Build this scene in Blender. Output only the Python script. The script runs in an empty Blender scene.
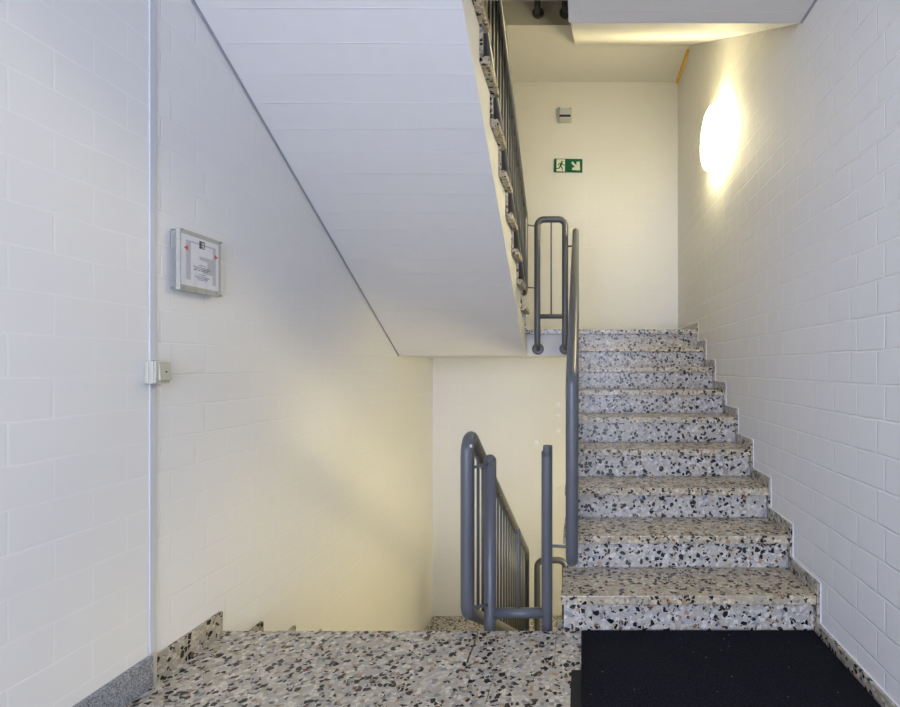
import bpy, bmesh, math, random
from mathutils import Vector, Matrix
random.seed(4)
scene = bpy.context.scene
COL = scene.collection
PI = math.pi

# ------------------------------------------------------------ dimensions (metres)
E = 1.19            # camera height
H, T = 0.17, 0.29   # riser, going
D0 = 2.28           # first riser of the flight going up
XL, XR = -1.61, 1.07
YF = 5.52           # far wall
YB = -2.4           # wall behind the camera
ST = 3.06           # storey height
WELL_L, WELL_R = -0.455, -0.085    # tread ends at the stair well
PD = 0.0285         # railing pipe radius

# ------------------------------------------------------------ materials
def new_mat(name):
    m = bpy.data.materials.new(name); m.use_nodes = True
    nt = m.node_tree
    return m, nt, nt.nodes['Principled BSDF']
def N(nt, t, **kw):
    n = nt.nodes.new(t)
    for k, v in kw.items(): setattr(n, k, v)
    return n
def L(nt, a, b): nt.links.new(a, b)
def math_(nt, op, a, b=None, c=None, clamp=False):
    n = N(nt, 'ShaderNodeMath', operation=op); n.use_clamp = clamp
    for i, v in enumerate((a, b, c)):
        if v is None: continue
        if isinstance(v, (int, float)): n.inputs[i].default_value = v
        else: L(nt, v, n.inputs[i])
    return n.outputs[0]
def mix(nt, f, a, b):
    n = N(nt, 'ShaderNodeMix', data_type='RGBA')
    for s, v in ((n.inputs[0], f), (n.inputs[6], a), (n.inputs[7], b)):
        if isinstance(v, (int, float)): s.default_value = v
        elif isinstance(v, tuple): s.default_value = (*v, 1)
        else: L(nt, v, s)
    return n.outputs[2]
def plain(name, col, rough=0.5, metal=0.0, noise=0.0, nscale=20, bump=0.0):
    m, nt, b = new_mat(name)
    b.inputs['Roughness'].default_value = rough; b.inputs['Metallic'].default_value = metal
    b.inputs['Base Color'].default_value = (*col, 1)
    if noise or bump:
        g = N(nt, 'ShaderNodeNewGeometry'); n = N(nt, 'ShaderNodeTexNoise')
        n.inputs['Scale'].default_value = nscale; n.inputs['Detail'].default_value = 4
        L(nt, g.outputs['Position'], n.inputs['Vector'])
        if noise:
            L(nt, mix(nt, n.outputs[0], tuple(c*(1-noise) for c in col), tuple(min(1, c*(1+noise)) for c in col)), b.inputs['Base Color'])
        if bump:
            bp = N(nt, 'ShaderNodeBump'); bp.inputs['Strength'].default_value = 0.5; bp.inputs['Distance'].default_value = bump
            L(nt, n.outputs[0], bp.inputs['Height']); L(nt, bp.outputs[0], b.inputs['Normal'])
    return m

def brick(name, axis, width, row, offs, zoff, shift, col=(0.80, 0.79, 0.77), depth=0.003, js=.5, jmin=.25, mort=.0045):
    """painted sand-lime brick: axis is the horizontal axis of the wall (X or Y)"""
    m, nt, b = new_mat(name)
    g = N(nt, 'ShaderNodeNewGeometry'); s = N(nt, 'ShaderNodeSeparateXYZ'); L(nt, g.outputs['Position'], s.inputs[0])
    wob = N(nt, 'ShaderNodeTexNoise'); wob.inputs['Scale'].default_value = 5; wob.inputs['Detail'].default_value = 3
    L(nt, g.outputs['Position'], wob.inputs['Vector'])
    w = math_(nt, 'MULTIPLY', math_(nt, 'SUBTRACT', wob.outputs[0], 0.5), 0.012)
    u = math_(nt, 'ADD', math_(nt, 'ADD', s.outputs[axis], shift + 20*width), w)
    v = math_(nt, 'ADD', math_(nt, 'ADD', s.outputs['Z'], 8*row*6 - zoff), w)
    c = N(nt, 'ShaderNodeCombineXYZ'); L(nt, u, c.inputs[0]); L(nt, v, c.inputs[1])
    br = N(nt, 'ShaderNodeTexBrick'); br.offset = offs; br.offset_frequency = 2; br.squash = 1
    L(nt, c.outputs[0], br.inputs['Vector'])
    br.inputs['Scale'].default_value = 1; br.inputs['Mortar Size'].default_value = mort
    br.inputs['Mortar Smooth'].default_value = 0.6; br.inputs['Bias'].default_value = 0
    br.inputs['Brick Width'].default_value = width; br.inputs['Row Height'].default_value = row
    br.inputs['Color1'].default_value = (0, 0, 0, 1); br.inputs['Color2'].default_value = (1, 1, 1, 1)
    n2 = N(nt, 'ShaderNodeTexNoise'); n2.inputs['Scale'].default_value = 1.3; n2.inputs['Detail'].default_value = 5
    L(nt, g.outputs['Position'], n2.inputs['Vector'])
    base = mix(nt, n2.outputs[0], tuple(c_*0.965 for c_ in col), tuple(min(1, c_*1.03) for c_ in col))
    n3 = N(nt, 'ShaderNodeTexNoise'); n3.inputs['Scale'].default_value = 2.6; n3.inputs['Detail'].default_value = 2
    L(nt, g.outputs['Position'], n3.inputs['Vector'])
    # joints are filled with paint to a varying degree
    fill = math_(nt, 'MULTIPLY_ADD', n3.outputs[0], 2.6, -0.75, clamp=True)
    joint = math_(nt, 'MULTIPLY', br.outputs['Fac'], math_(nt, 'MULTIPLY_ADD', fill, 1-jmin, jmin))
    light = mix(nt, math_(nt, 'MULTIPLY', joint, js), base, tuple(min(0.97, c_*1.2) for c_ in col))
    L(nt, light, b.inputs['Base Color'])
    nf = N(nt, 'ShaderNodeTexNoise'); nf.inputs['Scale'].default_value = 60; nf.inputs['Detail'].default_value = 4
    L(nt, g.outputs['Position'], nf.inputs['Vector'])
    hgt = math_(nt, 'ADD', math_(nt, 'MULTIPLY', joint, -1.0), math_(nt, 'MULTIPLY', nf.outputs[0], 0.12))
    hgt = math_(nt, 'ADD', hgt, math_(nt, 'MULTIPLY', br.outputs['Color'], 0.10))
    bp = N(nt, 'ShaderNodeBump'); bp.inputs['Strength'].default_value = 0.75; bp.inputs['Distance'].default_value = depth
    L(nt, hgt, bp.inputs['Height']); L(nt, bp.outputs[0], b.inputs['Normal'])
    b.inputs['Roughness'].default_value = 0.62
    return m

def terrazzo(name, k=1.1, rough=0.24, tint=(1, 1, 1)):
    m, nt, b = new_mat(name)
    g = N(nt, 'ShaderNodeNewGeometry')
    dn = N(nt, 'ShaderNodeTexNoise'); dn.inputs['Scale'].default_value = 45; dn.inputs['Detail'].default_value = 2
    L(nt, g.outputs['Position'], dn.inputs['Vector'])
    vs = N(nt, 'ShaderNodeVectorMath', operation='SUBTRACT'); L(nt, dn.outputs['Color'], vs.inputs[0]); vs.inputs[1].default_value = (.5, .5, .5)
    vm = N(nt, 'ShaderNodeVectorMath', operation='SCALE'); L(nt, vs.outputs[0], vm.inputs[0]); vm.inputs['Scale'].default_value = 0.015
    va = N(nt, 'ShaderNodeVectorMath', operation='ADD'); L(nt, g.outputs['Position'], va.inputs[0]); L(nt, vm.outputs[0], va.inputs[1])
    P = va.outputs[0]
    def cells(scale, off, rnd=1.0):
        mp = N(nt, 'ShaderNodeVectorMath', operation='ADD'); L(nt, P, mp.inputs[0]); mp.inputs[1].default_value = off
        a = N(nt, 'ShaderNodeTexVoronoi', feature='F1'); e = N(nt, 'ShaderNodeTexVoronoi', feature='DISTANCE_TO_EDGE')
        for q in (a, e):
            L(nt, mp.outputs[0], q.inputs['Vector']); q.inputs['Scale'].default_value = scale; q.inputs['Randomness'].default_value = rnd
        s = N(nt, 'ShaderNodeSeparateColor'); L(nt, a.outputs['Color'], s.inputs[0])
        return s.outputs, e.outputs['Distance']
    s, d = cells(52*k, (3.1, 7.7, 1.3))
    r = N(nt, 'ShaderNodeValToRGB'); r.color_ramp.interpolation = 'CONSTANT'
    pal = [(0, (.43, .395, .345)), (.14, (.53, .485, .42)), (.28, (.40, .395, .385)), (.42, (.64, .60, .54)), (.56, (.40, .345, .275)),
           (.62, (.45, .41, .345)), (.76, (.25, .25, .26)), (.84, (.54, .50, .46)), (.975, (.36, .25, .16))]
    while len(r.color_ramp.elements) < len(pal): r.color_ramp.elements.new(0.5)
    for el, (p, c) in zip(r.color_ramp.elements, pal): el.position = p; el.color = (*c, 1)
    L(nt, s[0], r.inputs[0])
    edge = math_(nt, 'MULTIPLY_ADD', d, 14, -0.2, clamp=True)
    c1 = mix(nt, edge, (.40, .37, .325), r.outputs[0])
    for scale, off, th, e0, colA, colB in ((41*k, (0, 0, 0), .20, .045, (.008, .008, .010), (.03, .027, .026)),
                                      (60*k, (9.3, 2.2, 5), .11, .05, (.009, .009, .012), (.03, .03, .032)),
                                      (50*k, (4.3, 8.2, 2), .045, .07, (.15, .075, .045), (.22, .14, .09))):
        s, d = cells(scale, off)
        sel = math_(nt, 'LESS_THAN', s[1], th)
        e = math_(nt, 'GREATER_THAN', d, math_(nt, 'MULTIPLY_ADD', s[2], .10, e0))
        c1 = mix(nt, math_(nt, 'MULTIPLY', sel, e), c1, mix(nt, s[0], colA, colB))
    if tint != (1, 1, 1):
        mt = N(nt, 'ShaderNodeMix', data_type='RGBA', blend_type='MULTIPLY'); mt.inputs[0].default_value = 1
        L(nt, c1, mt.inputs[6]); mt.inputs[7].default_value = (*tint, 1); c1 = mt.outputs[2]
    L(nt, c1, b.inputs['Base Color'])
    b.inputs['Roughness'].default_value = rough
    b.inputs['Specular IOR Level'].default_value = 0.5
    return m

def granite():
    m, nt, b = new_mat('grey_granite')
    g = N(nt, 'ShaderNodeNewGeometry'); v = N(nt, 'ShaderNodeTexVoronoi'); v.inputs['Scale'].default_value = 260
    L(nt, g.outputs['Position'], v.inputs['Vector'])
    s = N(nt, 'ShaderNodeSeparateColor'); L(nt, v.outputs['Color'], s.inputs[0])
    r = N(nt, 'ShaderNodeValToRGB')
    r.color_ramp.elements[0].color = (.09, .10, .12, 1); r.color_ramp.elements[1].color = (.42, .43, .46, 1)
    L(nt, s.outputs[0], r.inputs[0]); L(nt, r.outputs[0], b.inputs['Base Color']); b.inputs['Roughness'].default_value = .4
    return m

def soffit_mat():
    """white painted concrete with the print of the shuttering boards"""
    m, nt, b = new_mat('board_marked_concrete')
    g = N(nt, 'ShaderNodeNewGeometry'); s = N(nt, 'ShaderNodeSeparateXYZ'); L(nt, g.outputs['Position'], s.inputs[0])
    wn = N(nt, 'ShaderNodeTexNoise'); wn.inputs['Scale'].default_value = 2; L(nt, g.outputs['Position'], wn.inputs['Vector'])
    w = math_(nt, 'ADD', s.outputs['Y'], math_(nt, 'MULTIPLY', wn.outputs[0], 0.008))
    u = math_(nt, 'MULTIPLY', w, 1/0.118)
    fr = math_(nt, 'FRACT', u); fl = math_(nt, 'FLOOR', u)
    ab = math_(nt, 'ABSOLUTE', math_(nt, 'SUBTRACT', fr, 0.5))
    line = math_(nt, 'MULTIPLY_ADD', ab, 40, -18.9, clamp=True)
    wh = N(nt, 'ShaderNodeTexWhiteNoise', noise_dimensions='1D'); L(nt, fl, wh.inputs['W'])
    c = N(nt, 'ShaderNodeCombineXYZ'); L(nt, math_(nt, 'MULTIPLY', s.outputs['X'], 1.6), c.inputs[0]); L(nt, fl, c.inputs[1])
    nx = N(nt, 'ShaderNodeTexNoise'); nx.inputs['Scale'].default_value = 1.1; L(nt, c.outputs[0], nx.inputs['Vector'])
    lf = math_(nt, 'MULTIPLY', line, math_(nt, 'MULTIPLY_ADD', nx.outputs[0], 4.5, -1.6, clamp=True))
    fine = N(nt, 'ShaderNodeTexNoise'); fine.inputs['Scale'].default_value = 14; fine.inputs['Detail'].default_value = 6
    L(nt, g.outputs['Position'], fine.inputs['Vector'])
    hh = math_(nt, 'ADD', math_(nt, 'MULTIPLY', lf, 1.0), math_(nt, 'MULTIPLY', wh.outputs[0], 0.3))
    hh = math_(nt, 'ADD', hh, math_(nt, 'MULTIPLY', fine.outputs[0], 0.35))
    bp = N(nt, 'ShaderNodeBump'); bp.inputs['Strength'].default_value = 0.5; bp.inputs['Distance'].default_value = 0.004
    L(nt, hh, bp.inputs['Height']); L(nt, bp.outputs[0], b.inputs['Normal'])
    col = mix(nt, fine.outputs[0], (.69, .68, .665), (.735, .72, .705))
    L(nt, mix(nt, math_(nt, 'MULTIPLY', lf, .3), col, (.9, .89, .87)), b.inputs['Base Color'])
    b.inputs['Roughness'].default_value = .6
    return m

def mat_carpet(name, a, bcol):
    m, nt, b = new_mat(name)
    g = N(nt, 'ShaderNodeNewGeometry'); n = N(nt, 'ShaderNodeTexNoise'); n.inputs['Scale'].default_value = 170; n.inputs['Detail'].default_value = 3
    L(nt, g.outputs['Position'], n.inputs['Vector'])
    r = N(nt, 'ShaderNodeValToRGB'); r.color_ramp.elements[0].position = .42; r.color_ramp.elements[1].position = .72
    r.color_ramp.elements[0].color = (*a, 1); r.color_ramp.elements[1].color = (*bcol, 1)
    L(nt, n.outputs[0], r.inputs[0]); 
    # stray lint
    v = N(nt, 'ShaderNodeTexVoronoi'); v.inputs['Scale'].default_value = 26; L(nt, g.outputs['Position'], v.inputs['Vector'])
    s = N(nt, 'ShaderNodeSeparateColor'); L(nt, v.outputs['Color'], s.inputs[0])
    lint = math_(nt, 'MULTIPLY', math_(nt, 'LESS_THAN', v.outputs['Distance'], .09), math_(nt, 'LESS_THAN', s.outputs[0], .4))
    L(nt, mix(nt, lint, r.outputs[0], (.12, .10, .08)), b.inputs['Base Color'])
    bp = N(nt, 'ShaderNodeBump'); bp.inputs['Strength'].default_value = .8; bp.inputs['Distance'].default_value = .004
    L(nt, n.outputs[0], bp.inputs['Height']); L(nt, bp.outputs[0], b.inputs['Normal'])
    b.inputs['Roughness'].default_value = .95; b.inputs['Specular IOR Level'].default_value = .1
    return m

def emit(name, col, s):
    m, nt, b = new_mat(name)
    b.inputs['Base Color'].default_value = (.9, .9, .88, 1)
    b.inputs['Emission Color'].default_value = (*col, 1); b.inputs['Emission Strength'].default_value = s
    return m
def chipped():
    m, nt, b = new_mat('chipped_enamel')
    g = N(nt, 'ShaderNodeNewGeometry'); v = N(nt, 'ShaderNodeTexVoronoi'); v.inputs['Scale'].default_value = 38
    L(nt, g.outputs['Position'], v.inputs['Vector']); s = N(nt, 'ShaderNodeSeparateColor'); L(nt, v.outputs['Color'], s.inputs[0])
    f = math_(nt, 'MULTIPLY', math_(nt, 'LESS_THAN', v.outputs['Distance'], .28), math_(nt, 'LESS_THAN', s.outputs[0], .035))
    L(nt, mix(nt, f, (.095, .099, .110), (.6, .6, .6)), b.inputs['Base Color']); b.inputs['Roughness'].default_value = .32
    return m
def glass(name='window_glass'):
    m, nt, b = new_mat(name)
    nt.nodes.remove(b); o = nt.nodes['Material Output']
    t = N(nt, 'ShaderNodeBsdfTransparent'); gl = N(nt, 'ShaderNodeBsdfGlossy'); gl.inputs['Roughness'].default_value = .02
    mx = N(nt, 'ShaderNodeMixShader'); mx.inputs[0].default_value = .06
    L(nt, t.outputs[0], mx.inputs[1]); L(nt, gl.outputs[0], mx.inputs[2]); L(nt, mx.outputs[0], o.inputs[0])
    return m

M = dict(
    brick_near=brick('painted_brick_long', 'Y', .25, .125, .5, .035, .08, depth=.0007, js=.35),
    brick_left=brick('painted_brick_left', 'Y', .179, .125, .27, .035, -.02, depth=.002, js=.3),
    brick_right=brick('painted_brick_right', 'Y', .179, .125, .27, 0, -.03, col=(.77, .76, .75), depth=.005, js=.65, jmin=.5, mort=.006),
    brick_far=brick('painted_brick_far', 'X', .25, .125, .5, 0, .05, depth=.0012, js=.12),
    concrete=soffit_mat(),
    plaster=plain('white_painted_concrete', (.78, .77, .75), .6, noise=.03, bump=.002),
    terrazzo=terrazzo('terrazzo'),
    tread=terrazzo('lamp_tinted_terrazzo_treads', tint=(1, .925, .76)), floor_terrazzo=terrazzo('terrazzo_floor', tint=(1.0, .97, .89)),  # tread tint puts the lamp's yellow light into the stone colour
    skirt=terrazzo('terrazzo_skirting', tint=(.88, .84, .76)), bead=plain('white_paint_bead', (.86, .86, .86), .5),  # skirting tint: darker stone, with shade on the left skirting put into the colour
    granite=granite(),
    pipe=plain('grey_blue_enamel', (.095, .099, .110), .32, noise=.06, nscale=8),
    chipped=chipped(),
    rod=plain('grey_enamel_rod', (.11, .115, .125), .35),
    sealant=plain('grey_sealant', (.32, .33, .36), .7),
    white_pl=plain('white_plastic', (.62, .63, .66), .75),
    cream_pl=plain('cream_plastic', (.53, .52, .43), .35),
    cream_dk=plain('cream_plastic_rocker', (.54, .53, .42), .3),
    black=plain('black', (.012, .012, .014), .5),
    grout=plain('dark_grout', (.23, .22, .21), .8),
    paper=plain('white_paper', (.76, .76, .80), .6),
    grey_print=plain('grey_print', (.50, .50, .55), .6),
    ink=plain('dark_blue_ink', (.10, .12, .19), .6),
    red=plain('red_print', (.62, .05, .05), .5),
    green=plain('sign_green', (.0, .12, .05), .4),
    sign_white=plain('sign_white', (.75, .78, .68), .4),
    blue=plain('dark_blue_plastic', (.01, .013, .10), .3),
    box_pl=plain('device_plastic', (.55, .55, .48), .4),
    orange=plain('orange_lamplit_gap', (.85, .50, .06), .6),  # lamplight in the ceiling joint, put into the strip's orange colour
    steel=plain('steel_screw', (.35, .36, .42), .35, .6),
    acrylic=glass('clear_acrylic'), frost=plain('cream_acrylic_back', (.47, .47, .41), .25),
    mat=mat_carpet('black_mat_pile', (.005, .005, .007), (.022, .023, .032)),
    rubber=plain('black_rubber', (.006, .005, .004), .8, noise=.3, nscale=90),
    lampglass=emit('lit_opal_glass', (1, .865, .465), 21.5),
    lampbase=plain('lamp_base_white', (.8, .8, .78), .4),
    glass=glass(), frame=plain('window_frame_white', (.75, .75, .75), .4),
    spot=plain('filler_white', (.86, .89, .95), .6),
)

# ------------------------------------------------------------ mesh helpers
def link(name, bm, mat, parent=None, smooth=False, bevel=0):
    bmesh.ops.recalc_face_normals(bm, faces=bm.faces)
    me = bpy.data.meshes.new(name); bm.to_mesh(me); bm.free()
    if smooth:
        for p in me.polygons: p.use_smooth = True
    o = bpy.data.objects.new(name, me); COL.objects.link(o)
    me.materials.append(mat)
    if parent: o.parent = parent
    if bevel:
        b = o.modifiers.new('bevel', 'BEVEL'); b.width = bevel; b.segments = 2; b.limit_method = 'ANGLE'; b.angle_limit = math.radians(40)
    return o
def B(bm, x0, x1, y0, y1, z0, z1):
    vs = [bm.verts.new((x, y, z)) for x in (x0, x1) for y in (y0, y1) for z in (z0, z1)]
    for f in ((0, 1, 3, 2), (4, 6, 7, 5), (0, 4, 5, 1), (2, 3, 7, 6), (0, 2, 6, 4), (1, 5, 7, 3)):
        bm.faces.new([vs[i] for i in f])
def prism(bm, pts, x0, x1):
    """polygon in the (y,z) plane pulled along x"""
    a = [bm.verts.new((x0, y, z)) for y, z in pts]; b = [bm.verts.new((x1, y, z)) for y, z in pts]
    bm.faces.new(a); bm.faces.new(b[::-1])
    for i in range(len(pts)):
        j = (i+1) % len(pts); bm.faces.new((a[i], b[i], b[j], a[j]))
def fillet(pts, r, closed=False, seg=8):
    pts = [Vector(p) for p in pts]; out = []; n = len(pts)
    for i, p in enumerate(pts):
        if not closed and i in (0, n-1): out.append(p); continue
        a = (pts[i-1]-p).normalized(); c = (pts[(i+1) % n]-p).normalized()
        ang = a.angle(c)
        if ang > PI-.02: out.append(p); continue
        t = min(r/math.tan(ang/2), .45*(pts[i-1]-p).length, .45*(pts[(i+1) % n]-p).length)
        rr = t*math.tan(ang/2); cen = p+(a+c).normalized()*(rr/math.sin(ang/2))
        s0 = p+a*t-cen; s1 = p+c*t-cen; tot = s0.angle(s1); ax = s0.cross(s1).normalized()
        for k in range(seg+1): out.append(cen+Matrix.Rotation(tot*k/seg, 3, ax) @ s0)
    return out
def tube(bm, pts, rad, closed=False, n=14, cap=True, dome=False):
    pts = [Vector(p) for p in pts]; m = len(pts); rings = []
    t0 = (pts[1]-pts[0]).normalized()
    ref = Vector((1, 0, 0)) if abs(t0.x) < .8 else Vector((0, 1, 0))
    u = (ref-t0*ref.dot(t0)).normalized()
    for i, p in enumerate(pts):
        if closed: t = (pts[(i+1) % m]-pts[i-1]).normalized()
        else: t = (pts[min(i+1, m-1)]-pts[max(i-1, 0)]).normalized()
        u = (u-t*u.dot(t)).normalized(); v = t.cross(u)
        rings.append([bm.verts.new(p+(u*math.cos(2*PI*k/n)+v*math.sin(2*PI*k/n))*rad) for k in range(n)])
    for i in range(m if closed else m-1):
        a, b = rings[i], rings[(i+1) % m]
        for k in range(n): bm.faces.new((a[k], a[(k+1) % n], b[(k+1) % n], b[k]))
    if not closed and cap: bm.faces.new(rings[0][::-1]); bm.faces.new(rings[-1])
def pipe(name, pts, rad, mat, parent, closed=False, r=0, n=16):
    bm = bmesh.new(); tube(bm, fillet(pts, r, closed) if r else pts, rad, closed, n)
    return link(name, bm, mat, parent, smooth=True) if closed or r else shade_auto(link(name, bm, mat, parent, smooth=True))
def shade_auto(o):
    for p in o.data.polygons:
        if len(p.vertices) > 4: p.use_smooth = False
    return o
def lathe(bm, prof, origin, axis, n=40):
    """prof: (radius, distance along axis)"""
    ax = Vector(axis).normalized(); u = ax.orthogonal().normalized(); v = ax.cross(u); o = Vector(origin)
    rings = [[bm.verts.new(o+ax*d+(u*math.cos(2*PI*k/n)+v*math.sin(2*PI*k/n))*r) for k in range(n)] for r, d in prof]
    for a, b in zip(rings, rings[1:]):
        for k in range(n): bm.faces.new((a[k], a[(k+1) % n], b[(k+1) % n], b[k]))
    bm.faces.new(rings[0][::-1]); bm.faces.new(rings[-1])
def thing(name, label, cat, loc=(0, 0, 0), group=None):
    o = bpy.data.objects.new(name, None); COL.objects.link(o); o.location = loc; o.empty_display_size = .1
    o['label'] = label; o['category'] = cat
    if group: o['group'] = group
    return o
def rebase(root):
    """children were written in world coordinates: keep them there"""
    for c in root.children: c.matrix_parent_inverse = Matrix.Translation(-root.location)
def tag(o, label, cat, group=None):
    o['label'] = label; o['category'] = cat
    if group: o['group'] = group
    return o
def struct(name, bm, mat, **k):
    o = link(name, bm, mat, **k); o['kind'] = 'structure'; return o

# ------------------------------------------------------------ room shell
ZB, ZT = -3.3, 6.3
SPLIT = 1.885
bm = bmesh.new(); B(bm, XL-.2, XL, YB, SPLIT, ZB, ZT); struct('wall_left', bm, M['brick_near'])
bm = bmesh.new(); B(bm, XL-.2, XL, SPLIT, YF, ZB, ZT); struct('wall_left_stair', bm, M['brick_left'])
bm = bmesh.new(); B(bm, XR, XR+.2, YB, YF, ZB, ZT); struct('wall_right', bm, M['brick_right'])
bm = bmesh.new(); B(bm, XL-.2, XR+.2, YF, YF+.2, ZB, ZT); struct('wall_back', bm, M['brick_far'])
# wall behind the camera with a wide window
WX0, WX1, WZ0, WZ1 = -1.45, 0.95, .15, 2.75
bm = bmesh.new()
B(bm, XL-.2, WX0, YB-.2, YB, ZB, ZT); B(bm, WX1, XR+.2, YB-.2, YB, ZB, ZT)
B(bm, WX0, WX1, YB-.2, YB, ZB, WZ0); B(bm, WX0, WX1, YB-.2, YB, WZ1, ZT)
struct('wall_front', bm, M['brick_far'])
bm = bmesh.new(); fw = .06
for xa in (WX0, (WX0+WX1)/2-fw/2, WX1-fw): B(bm, xa, xa+fw, YB-.13, YB-.07, WZ0, WZ1)
B(bm, WX0, WX1, YB-.13, YB-.07, WZ0, WZ0+fw); B(bm, WX0, WX1, YB-.13, YB-.07, WZ1-fw, WZ1)
win = struct('window_1', bm, M['frame'])
bm = bmesh.new(); B(bm, WX0+fw, WX1-fw, YB-.105, YB-.1, WZ0+fw, WZ1-fw); link('pane', bm, M['glass'], win)
bm = bmesh.new(); B(bm, XL-.2, XR+.2, YB-.2, YF+.2, ZT, ZT+.2); struct('ceiling_top', bm, M['plaster'])
bm = bmesh.new(); B(bm, XL-.2, XR+.2, YB-.2, YF+.2, ZB-.2, ZB); struct('floor_lower', bm, M['grout'])

# main floor: concrete slab, terrazzo slabs laid on it
EDGE = 2.278
bm = bmesh.new(); B(bm, XL, XR, YB, EDGE-.035, -.21, -.037); B(bm, -.045, XR, EDGE-.035, 2.432, -.21, -.037)
fl = struct('floor', bm, M['grout'])
bm = bmesh.new(); g = .0012
def tile(x0, x1, y0, y1, gx0=g, gx1=g): B(bm, x0+gx0, x1-gx1, y0+g, y1-g, -.036, 0)
xs = [XL, -1.10, -.456, -.105, .25, .65, XR]
for a, b in zip(xs, xs[1:]):
    last = EDGE if b <= -.1 else D0+.1
    tile(a, b, 2.03, last, .0035 if a == -.456 else g, .0035 if b == -.456 else g)
ys = [2.03, 1.39, .75, .11, -.53, -1.17, -1.81, YB]
xs = [XL, -.975, -.334, .306, XR]
for y1, y0 in zip(ys, ys[1:]):
    for a, b in zip(xs, xs[1:]): tile(a, b, y0, y1)
o = link('terrazzo_tiles', bm, M['floor_terrazzo'], fl)

# floor of the storey above = the grey ceiling over the camera
def ceiling_slab(z, name):
    bm = bmesh.new()
    z0, z1 = z-.21, z-.0
    B(bm, XL, -.49, YB, 1.86, z0, z1); B(bm, -.49, -.055, YB, 2.285, z0, z1); B(bm, -.055, XR-.004, YB, 2.432, z0, z1)
    bmesh.ops.remove_doubles(bm, verts=bm.verts, dist=1e-5)
    return struct(name, bm, M['concrete'])
ceiling_slab(ST, 'ceiling')

# ------------------------------------------------------------ stairs
XS = XR-.016        # treads stop at the skirting
def flight_up(zb, label, full=True):
    """right-hand flight climbing away from the camera"""
    t = thing('staircase', label, 'stairs', (0.5, D0, zb))
    bm = bmesh.new()
    pts = [(D0+.02, zb-.21), (2.44, zb-.21), (4.97, zb+1.29), (4.602, zb+1.29), (4.602, zb+9*H-.042)]
    for k in range(8, 0, -1):
        y = D0+.02+T*(k-1); pts += [(y+T, zb+k*H-.042), (y, zb+k*H-.042)]
    # walk down the steps from the top riser
    pts = [(2.434, zb-.21), (2.44, zb-.21), (4.97, zb+1.29), (4.602, zb+1.29)]
    pts += [(4.602, zb+8*H-.042)]
    for k in range(8, 0, -1):
        y = D0+.022+T*(k-1)
        pts.append((y, zb+k*H-.042))
        if k > 1: pts.append((y, zb+(k-1)*H-.042))
    pts += [(D0+.022, zb+.001), (2.434, zb+.001)]
    prism(bm, pts, -.045, XR-.003)
    link('stair_body', bm, M['concrete'], t)
    if full:
        for k in range(1, 9):
            y = D0+T*(k-1)
            bm = bmesh.new(); B(bm, WELL_R, XS, y-.03, y+T, zb+k*H-.04, zb+k*H)
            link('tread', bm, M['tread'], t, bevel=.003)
        for k in range(1, 10):
            y = D0+T*(k-1)
            bm = bmesh.new(); B(bm, WELL_R+.012, XS, y, y+.02, zb+(k-1)*H+(.0 if k > 1 else 0), zb+k*H-.041)
            link('riser', bm, M['terrazzo'], t, bevel=.001)
    rebase(t); return t
up = flight_up(0, 'lower right terrazzo stair flight climbing from behind the black mat to the half landing')
flight_up(ST, 'next stair flight up, only its white sloping soffit showing above the wall lamp', False)

def flight_up_left(zb, label):
    """left-hand flight climbing towards the camera, seen from below"""
    t = thing('staircase', label, 'stairs', (-1, 4.47, zb))
    y0 = 4.47; TU = .284
    bm = bmesh.new()
    pts = [(4.598, zb+1.29-9*H), (4.47, zb+1.29-9*H), (1.862, zb+2.85-9*H), (1.862, zb+9*H-.042)]
    for k in range(8, -1, -1):
        y = y0-.022-TU*k
        pts.append((y, zb+(k+1)*H-.042 if k < 8 else zb+9*H-.042))
        pts.append((y, zb+k*H-.042))
    pts.append((4.598, zb-.042))
    prism(bm, pts, XL+.012, -.49)
    link('stair_body', bm, M['concrete'], t)
    for k in range(1, 9):
        y = y0-TU*(k-1)
        bm = bmesh.new(); B(bm, XL+.016, WELL_L+.008, y-TU, y+.03, zb+k*H-.04, zb+k*H)
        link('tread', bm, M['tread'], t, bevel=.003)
    for k in range(1, 10):
        y = y0-TU*(k-1)
        bm = bmesh.new(); B(bm, XL+.016, WELL_L+.008-.028, y-.02, y, zb+(k-1)*H, zb+k*H-.041)
        link('riser', bm, M['terrazzo'], t)
    rebase(t); return t
flight_up_left(9*H, 'upper left stair flight seen from below, wide white sloping soffit with terrazzo tread ends')

# left-hand flight going down away from the camera
t = thing('staircase', 'left stair flight going down behind the floor edge beside the left wall', 'stairs', (-1, 2.285, 0))
yd = EDGE-.03
bm = bmesh.new()
pts = [(yd-.024, -.042)]
for k in range(1, 10):
    y = yd+T*(k-1)-.024
    pts += [(y, -k*H-.042)]
    if k < 9: pts += [(y+T, -k*H-.042)]
pts = [(yd-.023, -.21)] + [p for p in pts[1:-1]] + [(yd+8*T-.024, -9*H-.042), (4.598, -9*H-.042), (4.598, -9*H-.24), (4.47, -9*H-.24), (yd-.023, -9*H-.24+.586*(4.47-yd))]
# tidy outline: first step corner must sit under the slab
pts = [(yd-.023, -.21), (yd-.023, -H-.042)] + pts[2:] if False else pts
prism(bm, pts, XL+.004, -.49)
link('stair_body', bm, M['concrete'], t)
for k in range(1, 9):
    y = yd+T*(k-1)
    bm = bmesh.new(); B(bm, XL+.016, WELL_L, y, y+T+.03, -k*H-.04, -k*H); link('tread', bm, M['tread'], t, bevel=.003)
for k in range(1, 10):
    y = yd+T*(k-1)
    bm = bmesh.new(); B(bm, XL+.016, WELL_L-.012, y-.02, y, -k*H, -(k-1)*H-.041); link('riser', bm, M['terrazzo'], t)
rebase(t)

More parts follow.
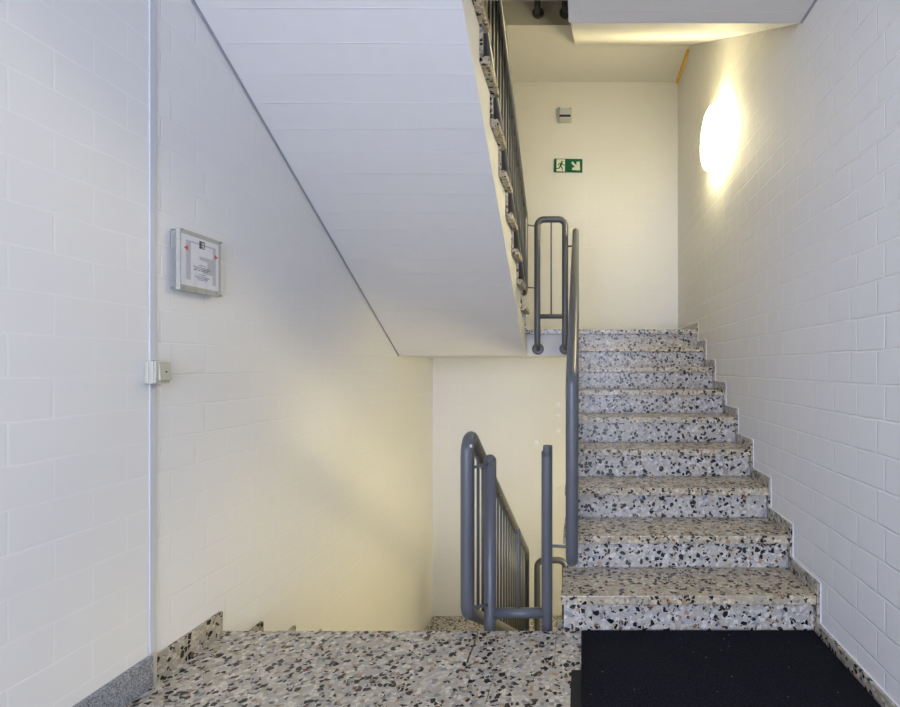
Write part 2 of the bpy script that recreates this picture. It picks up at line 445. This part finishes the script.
def landing(z, label, left_start=4.472, thick=.24):
    t = thing('stair_landing', label, 'landing', (0, 5, z-.24))
    bm = bmesh.new(); B(bm, XL+.002, XR-.002, 4.604, YF-.003, z-thick, z-.041); link('slab', bm, M['concrete'], t)
    bm = bmesh.new()
    B(bm, XL+.002, -.456, left_start, YF-.003, z-.04, z); B(bm, -.454, WELL_R-.001, 4.572, YF-.003, z-.04, z); B(bm, WELL_R, XR-.002, D0+8*T-.03, YF-.003, z-.04, z)
    link('terrazzo_floor', bm, M['terrazzo'], t, bevel=.0015)
    rebase(t)
landing(9*H, 'half landing with terrazzo edge at the top of the right stair flight')
landing(-9*H, 'lower half landing, terrazzo floor glimpsed below and behind the railing', 4.6)
landing(9*H+ST, 'uppermost half landing slab whose white face and underside show at the top', thick=.285)

# ------------------------------------------------------------ skirtings, trims
bm = bmesh.new(); B(bm, XR-.015, XR, YB, D0-.032, 0, .048)
struct('baseboard_right', bm, M['skirt'], bevel=.001)
bm = bmesh.new()
sk = .058
SKM = M['skirt']
for k in range(1, 10):
    y = D0-.034+T*(k-1); z0 = (k-1)*H+(.001 if k == 1 else sk); y1 = YF if k == 9 else y+T
    B(bm, XR-.015, XR-.0005, y, y1, z0 if k == 1 else (k-1)*H+sk, k*H+sk)
struct('baseboard_stair_right', bm, M['skirt'])
bm = bmesh.new()
for k in range(1, 10):
    y = D0-.034+T*(k-1)
    B(bm, XR-.0035, XR-.0001, y-.006, YF if k == 9 else y+T-.006, (k-1)*H+sk+.006 if k > 1 else .03, k*H+sk+.006)
B(bm, XR-.0035, XR-.0001, YB, D0-.034, .03, .054)
struct('trim_5', bm, M['bead'])
bm = bmesh.new()
B(bm, XL, XL+.0155, 1.905, 2.255, 0, .10)
for k in range(1, 9):
    B(bm, XL, XL+.0155, 2.255+T*(k-1), 2.255+T*k, -k*H, -k*H+.08)
struct('baseboard_left', bm, M['skirt'], bevel=.001)
bm = bmesh.new()
y = 1.884
for i in range(9):
    B(bm, XL, XL+.022, y-.42, y-.003, 0, .114); y -= .42
struct('baseboard_granite', bm, M['granite'], bevel=.0015)
# dark open joint between soffit and left wall / ceiling and right wall
def strip(name, pts, mat, w=.006):
    bm = bmesh.new(); tube(bm, pts, w, n=6); return struct(name, bm, mat)
strip('trim_1', [(XL+.006, 4.47, 1.289), (XL+.006, 1.862, 2.848)], M['sealant'], .005)
strip('trim_2', [(XR-.004, -1.0, 2.85), (XR-.004, 2.43, 2.85)], M['sealant'], .007)
bm = bmesh.new(); B(bm, XR-.022, XR-.002, 4.95, 5.5, 4.274, 4.304); struct('trim_3', bm, M['orange'])  # gap between ceiling and right wall, its lamp glow painted as an orange strip
# line of sealant along the white painted strip over the right skirting
# ------------------------------------------------------------ railings
def loop_rail(label, X, y0, zt0, zb0, y1, zt1, zb1, first, step=.118, rz=.07, links=(), mat='pipe'):
    t = thing('stair_railing', label, 'railing', (X, (y0+y1)/2, min(zb0, zb1)))
    pipe('pipe_frame', [(X, y0, zb0), (X, y0, zt0), (X, y1, zt1), (X, y1, zb1)], PD, M[mat], t, closed=True, r=rz)
    y = first
    while y < y1-.07:
        f = (y-y0)/(y1-y0)
        pipe('baluster', [(X, y, zb0+(zb1-zb0)*f), (X, y, zt0+(zt1-zt0)*f)], .0075, M['rod'], t, n=8)
        y += step
    for a, b in links: pipe('connecting_rod', [a, b], .007, M['rod'], t, n=8)
    rebase(t); return t
XA = -.492
s = .586
# down flight: near post x=467
yA, yE = 2.20, 4.62
loop_rail('grey pipe railing with thin balusters going down beside the left stairs, paint chipped', XA,
          yA, .925, .125, yE, .925-s*(yE-yA), .125-s*(yE-yA), yA+.12,
          links=[((XA, yA+.01, .745), (-.416, 2.325, .745)), ((XA, yA+.01, .135), (-.416, 2.325, .095))], mat='chipped')
# right flight railing
XD = -.037
loop_rail('grey pipe railing climbing along the open left side of the right stair flight', XD,
          2.30, 1.13, .235, 4.50, 1.14+s*2.2, .245+s*2.2, 2.42,
          links=[((XD, 2.31, .365), (-.153, 2.335, .365)), ((XD, 4.49, 2.27), (-.134, 4.54, 2.27))])
# upper left flight railing
loop_rail('grey pipe railing up on the left flight behind the terrazzo tread ends', -.492,
          2.02, 2.54+s*2.48, 1.79+s*2.48, 4.50, 2.54, 1.79, 2.14,
          links=[((-.492, 4.49, 2.455), (-.383, 4.54, 2.455)), ((-.492, 4.49, 1.90), (-.383, 4.54, 1.90))])

def arch(label, x0, x1, y, zl, face, hidden_top=False):
    """pipe arch bolted to the face of a landing slab"""
    t = thing('guard_frame', label, 'railing', ((x0+x1)/2, y, zl-.17))
    zr = zl-.175
    pipe('pipe_arch', [(x0, face, zr), (x0, y, zr+.02), (x0, y, zl+.985), (x1, y, zl+.985), (x1, y, zr+.02), (x1, face, zr)], PD, M['pipe'], t, r=.06)
    pipe('cross_bar', [(x0, y, zl+.115), (x1, y, zl+.115)], .021, M['pipe'], t)
    pipe('centre_rod', [((x0+x1)/2, y, zl+.115), ((x0+x1)/2, y, zl+.98)], .007, M['rod'], t, n=8)
    for x in (x0, x1):
        bm = bmesh.new(); d = 1 if face > y else -1
        lathe(bm, [(.054, 0), (.054, .006), (.046, .014), (.034, .016)], (x, face, zr), (0, -d, 0), 28)
        link('rosette', bm, M['pipe'], t, bevel=.001)
    rebase(t)
arch('complete grey pipe arch with centre rod standing at the half landing edge', -.383, -.134, 4.535, 9*H, 4.603)
arch('grey pipe arch down on the lower half landing, seen behind the cut-off post', -.383, -.134, 4.535, -9*H, 4.603)
arch('pipe feet with round rosettes on the slab face at the very top edge', -.383, -.134, 4.535, 9*H+ST, 4.603)

# the damaged frame at the floor edge: two separate posts, low cross bar, stub of the centre rod
t = thing('guard_frame', 'incomplete grey pipe frame at the floor edge, two separate posts joined low down', 'railing', (-.285, 2.335, -.2))
bx, cx, py = -.416, -.153, 2.337
bm = bmesh.new()
tube(bm, fillet([(bx, yd+.005, -.13), (bx, py, -.11), (bx, py, .758)], .06), PD, n=18)
lathe(bm, [(PD, 0), (PD*.96, .008), (PD*.8, .017), (PD*.5, .025), (PD*.15, .0285)], (bx, py, .757), (0, 0, 1), 18)
link('capped_post', bm, M['pipe'], t, smooth=True)
bm = bmesh.new()
r1, r0 = .0255, .0215
tube(bm, fillet([(cx, yd+.005, -.13), (cx, py, -.11), (cx, py, .80)], .06), r1, n=24, cap=False)
n = 24
def ring(r, z): return [bm.verts.new((cx+r*math.cos(2*PI*k/n), py+r*math.sin(2*PI*k/n), z)) for k in range(n)]
def cutz(k):  # the cut edge drops at the left, where a corner is missing
    return .785 if n*.40 <= k <= n*.64 else .826
ro = [bm.verts.new((cx+r1*math.cos(2*PI*k/n), py+r1*math.sin(2*PI*k/n), .80-.02)) for k in range(n)]
rt = [bm.verts.new((cx+r1*math.cos(2*PI*k/n), py+r1*math.sin(2*PI*k/n), cutz(k))) for k in range(n)]
ri = [bm.verts.new((cx+r0*math.cos(2*PI*k/n), py+r0*math.sin(2*PI*k/n), cutz(k))) for k in range(n)]
rb = ring(r0, .60)
for a, b in ((ro, rt), (rt, ri), (ri, rb)):
    for k in range(n): bm.faces.new((a[k], a[(k+1) % n], b[(k+1) % n], b[k]))
bm.faces.new(rb)
link('cut_post', bm, M['pipe'], t, smooth=False)
pipe('cross_bar', [(bx, py, .052), (cx, py, .052)], .0235, M['pipe'], t)
pipe('centre_rod', [(-.2845, py, .07), (-.2845, py, .44)], .0075, M['rod'], t, n=10)
for x in (bx, cx):
    bm = bmesh.new(); lathe(bm, [(.054, 0), (.054, .006), (.046, .014), (.034, .016)], (x, yd+.001, -.13), (0, 1, 0), 28)
    link('rosette', bm, M['pipe'], t)
rebase(t)

# paint chips on the near post of the down railing
# ------------------------------------------------------------ lamps
def lamp(z, label):
    
    c = (XR-.002, 3.85, z)
    t = thing('wall_lamp', label, 'lamp', c, None)
    bm = bmesh.new(); lathe(bm, [(.215, 0), (.215, .03), (.20, .034)], c, (-1, 0, 0), 48); link('lamp_base', bm, M['lampbase'], t)
    bm = bmesh.new(); lathe(bm, [(.228, .030), (.236, .038), (.238, .062), (.230, .084), (.203, .102), (.15, .113), (.08, .119), (.02, .120)], c, (-1, 0, 0), 48)
    link('lamp_shade', bm, M['lampglass'], t, smooth=True)
    rebase(t)
lamp(2.935, 'lit round white opal lamp on the right brick wall above the stairs')
lamp(2.935-ST, 'round white opal lamp one storey lower, on the right wall under the stairs')

# ------------------------------------------------------------ wall objects
# conduit
bm = bmesh.new()
B(bm, XL, XL+.006, 1.884, 1.912, .115, 5.9)
tag(link('cable_trunking', bm, M['white_pl'], bevel=.002), 'narrow white vertical cable trunking running up the left wall behind the switch', 'cable cover')
bm = bmesh.new(); B(bm, XL, XL+.0155, 1.886, 1.904, 0, .114); struct('trim_4', bm, M['cream_pl'])

# light switch
t = thing('light_switch', 'cream surface-mounted light switch on the white trunking, left wall', 'light switch', (XL, 1.905, 1.17))
sy0, sy1, sz0, sz1 = 1.864, 1.932, 1.128, 1.212
bm = bmesh.new(); B(bm, XL+.0185, XL+.036, sy0-.002, sy1+.002, sz0, sz1); B(bm, XL+.0005, XL+.0185, sy0-.002, 1.876, sz0, sz1); B(bm, XL+.0005, XL+.0185, 1.910, sy1+.002, sz0, sz1)
link('switch_box', bm, M['cream_pl'], t, bevel=.004)
bm = bmesh.new(); B(bm, XL+.0365, XL+.043, sy0, sy1, sz0+.001, sz1-.001); link('switch_plate', bm, M['cream_pl'], t, bevel=.003)
bm = bmesh.new(); prism(bm, [(0, 0)]*0 or [(sy0+.012, sz0+.012), (sy1-.003, sz0+.012), (sy1-.003, sz1-.006), (sy0+.012, sz1-.006)], XL+.0432, XL+.052)
for v in bm.verts:
    if v.co.z > 1.17 and v.co.x > XL+.05: v.co.x -= .006
link('rocker', bm, M['cream_dk'], t, bevel=.002)
bm = bmesh.new(); lathe(bm, [(.0035, 0), (.0035, .0015)], (XL+.0488, 1.906, 1.172), (1, 0, .06), 12); link('indicator', bm, M['black'], t)
rebase(t)

# notice behind acrylic on stand-offs
t = thing('notice_plate', 'square clear acrylic wall sign with a printed sheet and red triangles', 'sign', (XL, 2.09, 1.5))
ay0, ay1, az0, az1 = 1.983, 2.211, 1.495, 1.738
AX = XL+.034
bm = bmesh.new(); B(bm, AX-.012, AX+.004, ay0, ay1, az0, az1); link('back_panel', bm, M['frost'], t, bevel=.001)
bm = bmesh.new(); B(bm, AX+.0042, AX+.0048, ay0+.008, ay1-.016, az0+.022, az1-.018); pp = link('paper', bm, M['paper'], t)
bm = bmesh.new(); B(bm, AX+.0062, AX+.0082, ay0, ay1, az0, az1); link('front_panel', bm, M['acrylic'], t, bevel=.0005)
for yy in (ay0+.007, ay1-.007):
    for zz in (az0+.006, az1-.006):
        bm = bmesh.new(); lathe(bm, [(.0035, 0), (.0035, AX-XL+.009), (.0048, AX-XL+.009), (.0048, AX-XL+.011)], (XL, yy, zz), (1, 0, 0), 14)
        link('standoff_screw', bm, M['steel'], t)
PX = AX+.0048
W_, H_ = (ay1-.016)-(ay0+.008), (az1-.018)-(az0+.022)
def pr(bm, u0, u1, v0, v1, lift=.0003):   # fractions of the sheet, v downwards
    y0 = ay0+.008; zt = az1-.018
    B(bm, PX+lift-.0003, PX+lift, y0+u0*W_, y0+u1*W_, zt-v1*H_, zt-v0*H_)
bm = bmesh.new()
pr(bm, .11, .23, .10, .88); pr(bm, .23, .92, .10, .135); pr(bm, .83, .92, .135, .90); pr(bm, .46, .83, .36, .44); pr(bm, .68, .83, .44, .70); pr(bm, .55, .68, .60, .70)
link('floor_plan_print', bm, M['grey_print'], t)
bm = bmesh.new()
for u0, u1, v0, v1 in ((.455, .60, .045, .06), (.455, .60, .185, .20), (.455, .475, .045, .20), (.58, .60, .045, .20), (.475, .515, .06, .185), (.515, .56, .07, .092), (.515, .555, .112, .132), (.515, .56, .155, .178)):
    pr(bm, u0, u1, v0, v1, .0006)
link('letter_print', bm, M['black'], t)
bm = bmesh.new(); rnd = random.Random(3)
for v, u0, u1 in ((.535, .44, .64), (.58, .30, .74), (.612, .34, .78), (.644, .30, .70), (.725, .44, .65), (.77, .34, .74), (.80, .38, .70), (.832, .42, .66)):
    u = u0
    while u < u1:
        w = rnd.uniform(.015, .04); pr(bm, u, min(u+w, u1), v, v+rnd.uniform(.012, .018), .0007); u += w+.01
link('text_lines', bm, M['ink'], t)
def tri(u, v, du, dv):
    y0 = ay0+.008; zt = az1-.018
    q = [(y0+u*W_, zt-v*H_), (y0+(u+du)*W_, zt-(v-dv)*H_), (y0+(u+du)*W_, zt-(v+dv)*H_)]
    bm = bmesh.new(); prism(bm, q, PX+.0003, PX+.0006); link('red_triangle', bm, M['red'], t)
tri(.05, .265, .11, .055); tri(.98, .285, -.10, .055)
rebase(t)

# exit sign on the far wall (polygons in local x,z then placed)
t = thing('exit_sign', 'green exit sign with running figure and arrow, far wall', 'sign', (-.129, YF, 3.388))
def flat(name, polys, mat, y0, y1, parent):
    bm = bmesh.new()
    for pl in polys:
        a = [bm.verts.new((x, y0, z)) for x, z in pl]; b = [bm.verts.new((x, y1, z)) for x, z in pl]
        bm.faces.new(a); bm.faces.new(b[::-1])
        for i in range(len(pl)):
            j = (i+1) % len(pl); bm.faces.new((a[i], b[i], b[j], a[j]))
    return link(name, bm, mat, parent)
def seg(x0, z0, x1, z1, w):
    d = Vector((x1-x0, z1-z0)); n_ = Vector((-d.y, d.x)).normalized()*w/2
    return [(x0+n_.x, z0+n_.y), (x1+n_.x, z1+n_.y), (x1-n_.x, z1-n_.y), (x0-n_.x, z0-n_.y)]
def disc(x, z, r, n=14): return [(x+r*math.cos(2*PI*k/n), z+r*math.sin(2*PI*k/n)) for k in range(n)]
flat('sign_board', [[(-.155, -.073), (.155, -.073), (.155, .073), (-.155, .073)]], M['green'], -.012, -.001, t)
flat('doorway', [[(-.127, -.066), (-.035, -.066), (-.035, .066), (-.127, .066)]], M['sign_white'], -.0135, -.0122, t)
man = [disc(-.068, .040, .010), seg(-.070, .028, -.085, -.008, .020), seg(-.072, .024, -.102, .016, .009), seg(-.102, .016, -.110, -.004, .008),
       seg(-.070, .020, -.052, .002, .009), seg(-.052, .002, -.036, .004, .008), seg(-.085, -.006, -.066, -.028, .012), seg(-.066, -.028, -.060, -.056, .010),
       seg(-.086, -.006, -.098, -.032, .012), seg(-.098, -.032, -.127, -.036, .010)]
flat('running_figure', man, M['green'], -.0148, -.0137, t)
A = [(.034, .040), (.050, .053), (.092, .010), (.100, .040), (.122, .040), (.122, -.050), (.036, -.050), (.036, -.028), (.066, -.022), (.024, .022)]
A = [(.045, .046), (.090, .003), (.090, .040), (.124, .046), (.132, -.052), (.040, -.048), (.050, -.020), (.078, -.018), (.032, .026)]
flat('arrow', [A], M['sign_white'], -.0148, -.0122, t)
t.rotation_euler = (0, math.radians(-.0), 0); t.rotation_euler = (0, math.radians(1.0), 0)

# small device above it
t = thing('alarm_box', 'small pale wall box with dark blue bar, above the exit sign', 'wall box', (-.162, YF-.001, 3.925))
bm = bmesh.new(); B(bm, -.070, .070, -.05, 0, -.072, .072); link('housing', bm, M['box_pl'], t, bevel=.006)
bm = bmesh.new(); B(bm, -.060, .060, -.056, -.0502, -.040, .062); link('cover', bm, M['white_pl'], t, bevel=.003)
bm = bmesh.new(); B(bm, -.060, .060, -.062, -.0562, -.030, -.006); link('blue_bar', bm, M['blue'], t, bevel=.002)
bm = bmesh.new(); B(bm, -.045, -.02, -.0575, -.0562, .036, .042); link('printed_mark', bm, M['grey_print'], t)
for x in (-.060, .060):
    bm = bmesh.new(); lathe(bm, [(.006, 0), (.006, .003)], (x, -.0501, .0665), (0, -1, 0), 12); link('screw', bm, M['black'], t)

# spots of filler on the far wall below the landing
def pxpt(px, py_, y): return ((px-580)*y/505, y, E-(py_-367)*y/505)
names = ['uppermost white filler spot on the cream wall beside the right railing', 'middle white filler spot of the column beside the right railing',
         'lowest white filler spot of the column beside the right railing', 'white filler spot left of the column, just above the cut post']
for (a, b), lab in zip(((558.5, 404.5), (558.5, 415.5), (558.5, 430.7), (536.5, 442.5)), names):
    x, y, z = pxpt(a, b, YF)
    bm = bmesh.new(); lathe(bm, [(.026, 0), (.020, .002)], (x, YF-.0005, z), (0, -1, 0), 10)
    tag(link('filler_spot', bm, M['spot']), lab, 'wall spot', 'filler spots on the far wall')

# ------------------------------------------------------------ mats
bm = bmesh.new(); B(bm, .005, 1.046, .55, 2.262, .0045, .0125)
o = link('door_mat', bm, M['mat'], bevel=.003)
tag(o, 'large black pile entrance mat in front of the first step', 'mat')
bm = bmesh.new(); B(bm, -.034, .98, .50, 1.977, .0005, .004)
tag(link('rubber_mat', bm, M['rubber']), 'thin dark rubber mat peeking out left from under the black pile mat', 'mat')

# ------------------------------------------------------------ light
w = bpy.data.worlds.new('daylight'); scene.world = w; w.use_nodes = True
bg = w.node_tree.nodes['Background']; bg.inputs[0].default_value = (.665, .75, 1.0, 1); bg.inputs[1].default_value = 5.5
ld = bpy.data.lights.new('window_portal', 'AREA'); ld.shape = 'RECTANGLE'; ld.size = WX1-WX0; ld.size_y = WZ1-WZ0
ld.cycles.is_portal = True
lo = bpy.data.objects.new('window_portal', ld); COL.objects.link(lo)
lo.location = ((WX0+WX1)/2, YB-.16, (WZ0+WZ1)/2); lo.rotation_euler = (PI/2, 0, 0)

# ------------------------------------------------------------ camera
cd = bpy.data.cameras.new('camera'); cd.sensor_fit = 'HORIZONTAL'; cd.sensor_width = 36; cd.lens = 36*505/900
cd.shift_x = -130/900; cd.shift_y = 13.5/900; cd.clip_start = .05
co = bpy.data.objects.new('camera', cd); COL.objects.link(co); co.location = (0, 0, E); co.rotation_euler = (PI/2, 0, 0)
scene.camera = co
vs = scene.view_settings
vs.view_transform = 'Standard'; vs.look = 'None'; vs.gamma = 1; vs.use_curve_mapping = False; vs.exposure = 0.94
